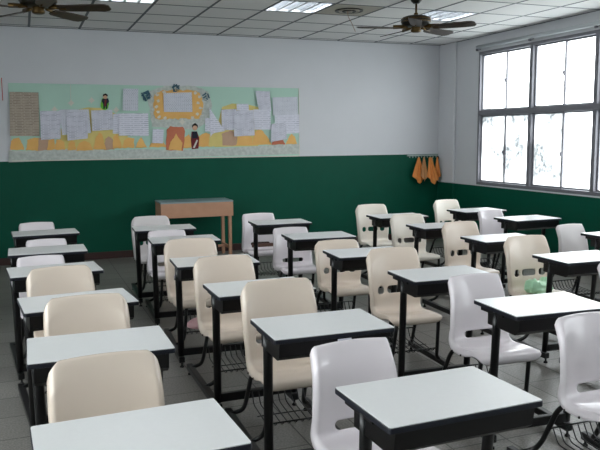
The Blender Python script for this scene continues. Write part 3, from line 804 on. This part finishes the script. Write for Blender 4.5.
# salmon house with orange gable
cut('house_cutout', wob([(166, 150), (166.5, 130), (170, 126.4), (183, 127), (185, 131), (183, 151)], 4, .4, 9), .016, 'salmon')
cut('gable_cutout', wob([(168.5, 149.6), (170, 142), (173, 139), (176, 133.4), (179, 139), (182, 142), (181.5, 150.4)], 4, .4, 8), .020, 'orange')
# central orange frame
fr = cut('ornate_frame', wob([(154, 94), (163, 90.4), (196, 90), (201, 95), (203, 110), (199, 118), (178, 119), (155, 119), (153, 107)], 8, .9, 5), .016, 'orange', 'orange frame with curly leaf edging')
for k, (a, b) in enumerate([(157, 95), (158, 101), (156, 107), (158, 112), (159, 117), (164, 92), (195, 93), (199, 97), (198, 103), (200, 108), (197, 114), (192, 117.6), (165, 118)]):
    cut('leaf_curl', blob(a, b, 1.7, 1.5, 9, .35, k), .019, 'paperpin', None, fr)
# pale flowers
for k, (a, b) in enumerate([(71, 103), (91.5, 100.4), (54.5, 109.5), (116, 110), (182, 122)]):
    cut('flower_cutout', [(a + math.cos(q * PI / 8) * (3.6 if q % 4 == 0 else 2.2), b + math.sin(q * PI / 8) * (3.6 if q % 4 == 0 else 2.2)) for q in range(16)], .012, 'paperpin')
bm = bmesh.new(); flat(bm, [(70.2, 84.5), (70.6, 84.5), (70.8, 100), (70.4, 100)], .010, .001); obj('flower_cord', bm, MT['paperpin'], board)

# heading characters, one card each
def glyph(ch, u, v, size, rot, label):
    cu = bpy.data.curves.new('heading', 'FONT'); cu.body = ch; cu.size = size; cu.extrude = .003; cu.offset = .004; cu.align_x = 'CENTER'; cu.align_y = 'CENTER'
    to = bpy.data.objects.new('heading', cu); C.objects.link(to)
    bpy.context.view_layer.update()
    me = bpy.data.meshes.new_from_object(to.evaluated_get(bpy.context.evaluated_depsgraph_get()))
    bpy.data.objects.remove(to)
    co = [v.co for v in me.vertices]
    if co:
        cx = (min(c.x for c in co) + max(c.x for c in co)) / 2; cy = (min(c.y for c in co) + max(c.y for c in co)) / 2
        for v_ in me.vertices: v_.co = Vector((v_.co.x - cx, v_.co.y - cy, v_.co.z))
    me.materials.clear(); me.materials.append(MT['teal'])
    o = bpy.data.objects.new('heading_character', me); C.objects.link(o); o.parent = board
    x_, z_ = wall_pt(u, v); o.location = (x_, -.018, z_); o.rotation_euler = (PI / 2, rot, 0); o['label'] = label
    return o
glyph('\u6b04', 146, 96, .125, -.45, 'dark teal heading character, left')
glyph('\u4f48', 175.5, 88, .105, 0, 'dark teal heading character, middle')
glyph('\u516c', 205.5, 97, .115, .35, 'dark teal heading character, right')

# the two little cut-out figures
def figure(parts, label):
    first_ = None
    for i, (nm, pts, m) in enumerate(parts):
        bm = bmesh.new(); flat(bm, pts, .017 + .0012 * i, .0035)
        o = obj(nm, bm, MT[m], board if first_ is None else first_)
        if first_ is None: first_ = o; o['label'] = label
figure([('figure_cutout', blob(104.6, 104, 4.1, 6.4, 18, .08, 2), 'leafgreen'), ('trousers', [(103, 103), (107, 103), (107, 109), (105.6, 109), (105.2, 105.5), (104.6, 109), (103.2, 109)], 'navy'),
        ('jacket', [(102, 98.8), (108, 98.4), (109, 101.6), (107.2, 104), (103, 104), (101.6, 101.4)], 'navy'), ('sash', [(104.4, 99.8), (106.4, 99.6), (105.6, 106.4), (104.2, 106.2)], 'maroon'),
        ('face', blob(105, 96.8, 2.2, 2.2, 14, .02), 'skin'), ('hair', [(102.6, 96.6), (103, 94.4), (105.6, 93.4), (107.6, 95), (107.5, 96.6), (105, 95.4)], 'hair')], 'small paper figure in dark clothes on green backing')
figure([('figure_cutout', [(191.4, 131.6), (196.6, 131.4), (199, 138), (198.2, 148.6), (191.6, 149.2), (190.6, 140)], 'maroon'), ('blouse', [(192, 131.5), (196.5, 131.4), (197.6, 138), (192, 138.6)], 'navy'),
        ('skirt_panel', [(192.6, 147.6), (196.4, 139.6), (197.6, 140.4), (194.4, 148.2)], 'paperpin'), ('face', blob(194.6, 127.6, 2.5, 3, 16, .02), 'skin'), ('hair', [(191.8, 128), (192, 124.8), (194.8, 123), (197.4, 125), (197.4, 128), (196, 125.8), (193.4, 125.6)], 'hair')], 'small paper figure in a maroon skirt')

# sheets of paper pinned on the board: every sheet is a thing of its own
def sheet(pts, y, m, label, name='paper_sheet'):
    Q = [wall_pt(*p) for p in pts]; cx = sum(q[0] for q in Q) / len(Q); cz = sum(q[1] for q in Q) / len(Q)
    # a slightly bowed sheet
    bm = bmesh.new(); N = 6
    if len(Q) == 4:
        V = []
        for j in range(N + 1):
            row = []
            for i in range(N + 1):
                a, b = i / N, j / N
                x_ = (Q[0][0] * (1 - a) + Q[1][0] * a) * (1 - b) + (Q[3][0] * (1 - a) + Q[2][0] * a) * b
                z_ = (Q[0][1] * (1 - a) + Q[1][1] * a) * (1 - b) + (Q[3][1] * (1 - a) + Q[2][1] * a) * b
                row.append(bm.verts.new((x_ - cx, -.004 * b * b, z_ - cz)))
            V.append(row)
        for j in range(N):
            for i in range(N): bm.faces.new((V[j][i], V[j][i + 1], V[j + 1][i + 1], V[j + 1][i]))
    else:
        bm.faces.new([bm.verts.new((q[0] - cx, 0, q[1] - cz)) for q in Q])
    o = obj(name, bm, MT[m], loc=(cx, D - y, cz)); s = o.modifiers.new('solid', 'SOLIDIFY'); s.thickness = .0012
    return tag(o, label, 'paper', 'papers on the bulletin board')
sheet([(9.4, 92), (38.4, 92.6), (39.4, 136), (10, 136)], .024, 'news', 'browned newsprint page at the left end of the bulletin board', 'newspaper_page')
sheet([(40, 111), (60.6, 111), (60.6, 138.4), (41, 140)], .026, 'text', 'white page with two text blocks just right of the newsprint page')
sheet([(59.4, 109.6), (88.6, 109.4), (91, 133), (62, 135)], .021, 'table', 'wide pale sheet half hidden behind the hanging sheet, left half of the board')
sheet([(66, 112.4), (87, 112), (87.6, 138.4), (67.4, 140.6)], .034, 'text', 'front sheet hanging low over the wide pale sheet, left half of the board')
sheet([(90.8, 110.4), (112, 110), (113.6, 129.6), (92, 131)], .026, 'text', 'square printed sheet under the small dark-clothed figure')
sheet([(123, 88.6), (138, 89), (137.8, 111), (122.4, 110.6)], .024, 'table', 'small tabulated sheet alone high on the mint background')
sheet([(113, 114), (128, 113.6), (128, 134), (112.6, 133.6)], .021, 'blank', 'pale sheet mostly hidden behind the wide form, centre left of the board')
sheet([(118, 113.4), (147.8, 113.4), (148.4, 136), (118.6, 135.6)], .030, 'blank', 'wide white form left of the salmon paper house')
sheet([(163, 93.2), (191.4, 92.4), (192, 112), (163.6, 112)], .024, 'table', 'tabulated sheet inside the orange ornate frame')
sheet([(152.4, 129), (163.4, 129.2), (162.8, 143.4), (152, 143)], .026, 'blank', 'small white note left of the salmon paper house')
sheet([(205, 118), (210, 118), (211, 132), (204.6, 131.4)], .022, 'blank', 'narrow pale slip behind the torn triangular sheet')
sheet([(209, 108), (224.6, 131), (212, 133.4), (210, 137)], .028, 'blank', 'torn triangular white sheet right of the maroon-skirted figure')
sheet([(221, 109.6), (236, 109), (236.4, 130), (221.4, 130)], .022, 'text', 'grey printed sheet left of the framed white notice, right half of the board')
sheet([(233, 111), (252.8, 110), (254, 135.4), (233.6, 136.4)], .030, 'text', 'large white notice with text lines in the middle of the right half')
sheet([(236, 104), (248, 104), (248.4, 110.6), (236.4, 110.6)], .024, 'blank', 'small blank slip above the large white notice')
sheet([(253, 109.4), (270, 109.4), (270.4, 129.6), (254, 129.8)], .022, 'blank', 'pale sheet between the large notice and the tilted sheets')
sheet([(254.6, 91), (269, 91.6), (270.6, 111), (258, 109)], .030, 'text', 'curled white sheet highest in the right half of the board')
sheet([(272, 97.4), (297, 97), (297.4, 114.6), (272.6, 115.4)], .024, 'table', 'wide tabulated sheet at the top right of the board')
sheet([(274, 115.4), (298.4, 114.4), (298.6, 133), (275, 134.6)], .028, 'blank', 'wide pale sheet below the top right tabulated sheet')
sheet([(270.6, 124), (284.4, 122), (286, 139), (270, 142)], .038, 'text', 'overlapping white sheet lowest in the right half of the board')
# narrow banner at the left picture edge
x_, z_ = wall_pt(2, 90)
bm = bmesh.new(); box(bm, -.06, .012, -.003, 0, -.5, .16); b_ = obj('wall_poster', bm, MT['wall'], loc=(x_, D, z_)); tag(b_, 'pale narrow poster with a red vertical line at the left edge of the rear wall', 'poster')
bm = bmesh.new(); box(bm, -.002, .006, -.0045, -.003, -.13, .15); obj('red_line', bm, MT['red'], b_)

# ================================================================== light
w = bpy.data.worlds.new('overcast_sky'); SC.world = w; w.use_nodes = True
nt = w.node_tree; bg = nt.nodes['Background']
tc = nt.nodes.new('ShaderNodeTexCoord'); sp = nt.nodes.new('ShaderNodeSeparateXYZ'); nt.links.new(tc.outputs['Generated'], sp.inputs[0])
rp = nt.nodes.new('ShaderNodeValToRGB')
rp.color_ramp.elements[0].position = .42; rp.color_ramp.elements[0].color = (.42, .45, .46, 1)
rp.color_ramp.elements[1].position = .52; rp.color_ramp.elements[1].color = (.96, .98, 1.0, 1)
mr = nt.nodes.new('ShaderNodeMapRange'); mr.inputs['From Min'].default_value = -1; nt.links.new(sp.outputs['Z'], mr.inputs[0])
nt.links.new(mr.outputs[0], rp.inputs[0]); nt.links.new(rp.outputs[0], bg.inputs[0]); bg.inputs[1].default_value = 5.0
for i, (a, b) in enumerate(wins):
    l = bpy.data.lights.new('window_portal', 'AREA'); l.shape = 'RECTANGLE'; l.size = b - a; l.size_y = WZ1 - WZ0
    l.cycles.is_portal = True
    lo = bpy.data.objects.new('window_portal', l); C.objects.link(lo); lo.location = (W + .2, (a + b) / 2, (WZ0 + WZ1) / 2)
    lo.rotation_euler = (PI / 2, 0, PI / 2)

l = bpy.data.lights.new('window_portal', 'AREA'); l.shape = 'RECTANGLE'; l.size = LY1 - LY0; l.size_y = LZ1 - LZ0; l.cycles.is_portal = True
lo = bpy.data.objects.new('window_portal', l); C.objects.link(lo); lo.location = (XL - .18, (LY0 + LY1) / 2, (LZ0 + LZ1) / 2); lo.rotation_euler = (PI / 2, 0, -PI / 2)
SC.view_settings.view_transform = 'Standard'; SC.view_settings.look = 'None'; SC.view_settings.gamma = 1
SC.view_settings.exposure = 0.88; SC.view_settings.use_curve_mapping = False
SC.cycles.max_bounces = 10; SC.cycles.diffuse_bounces = 6; SC.cycles.transparent_max_bounces = 12
SC.cycles.sample_clamp_indirect = 6; SC.cycles.use_denoising = True; SC.cycles.caustics_reflective = False; SC.cycles.caustics_refractive = False
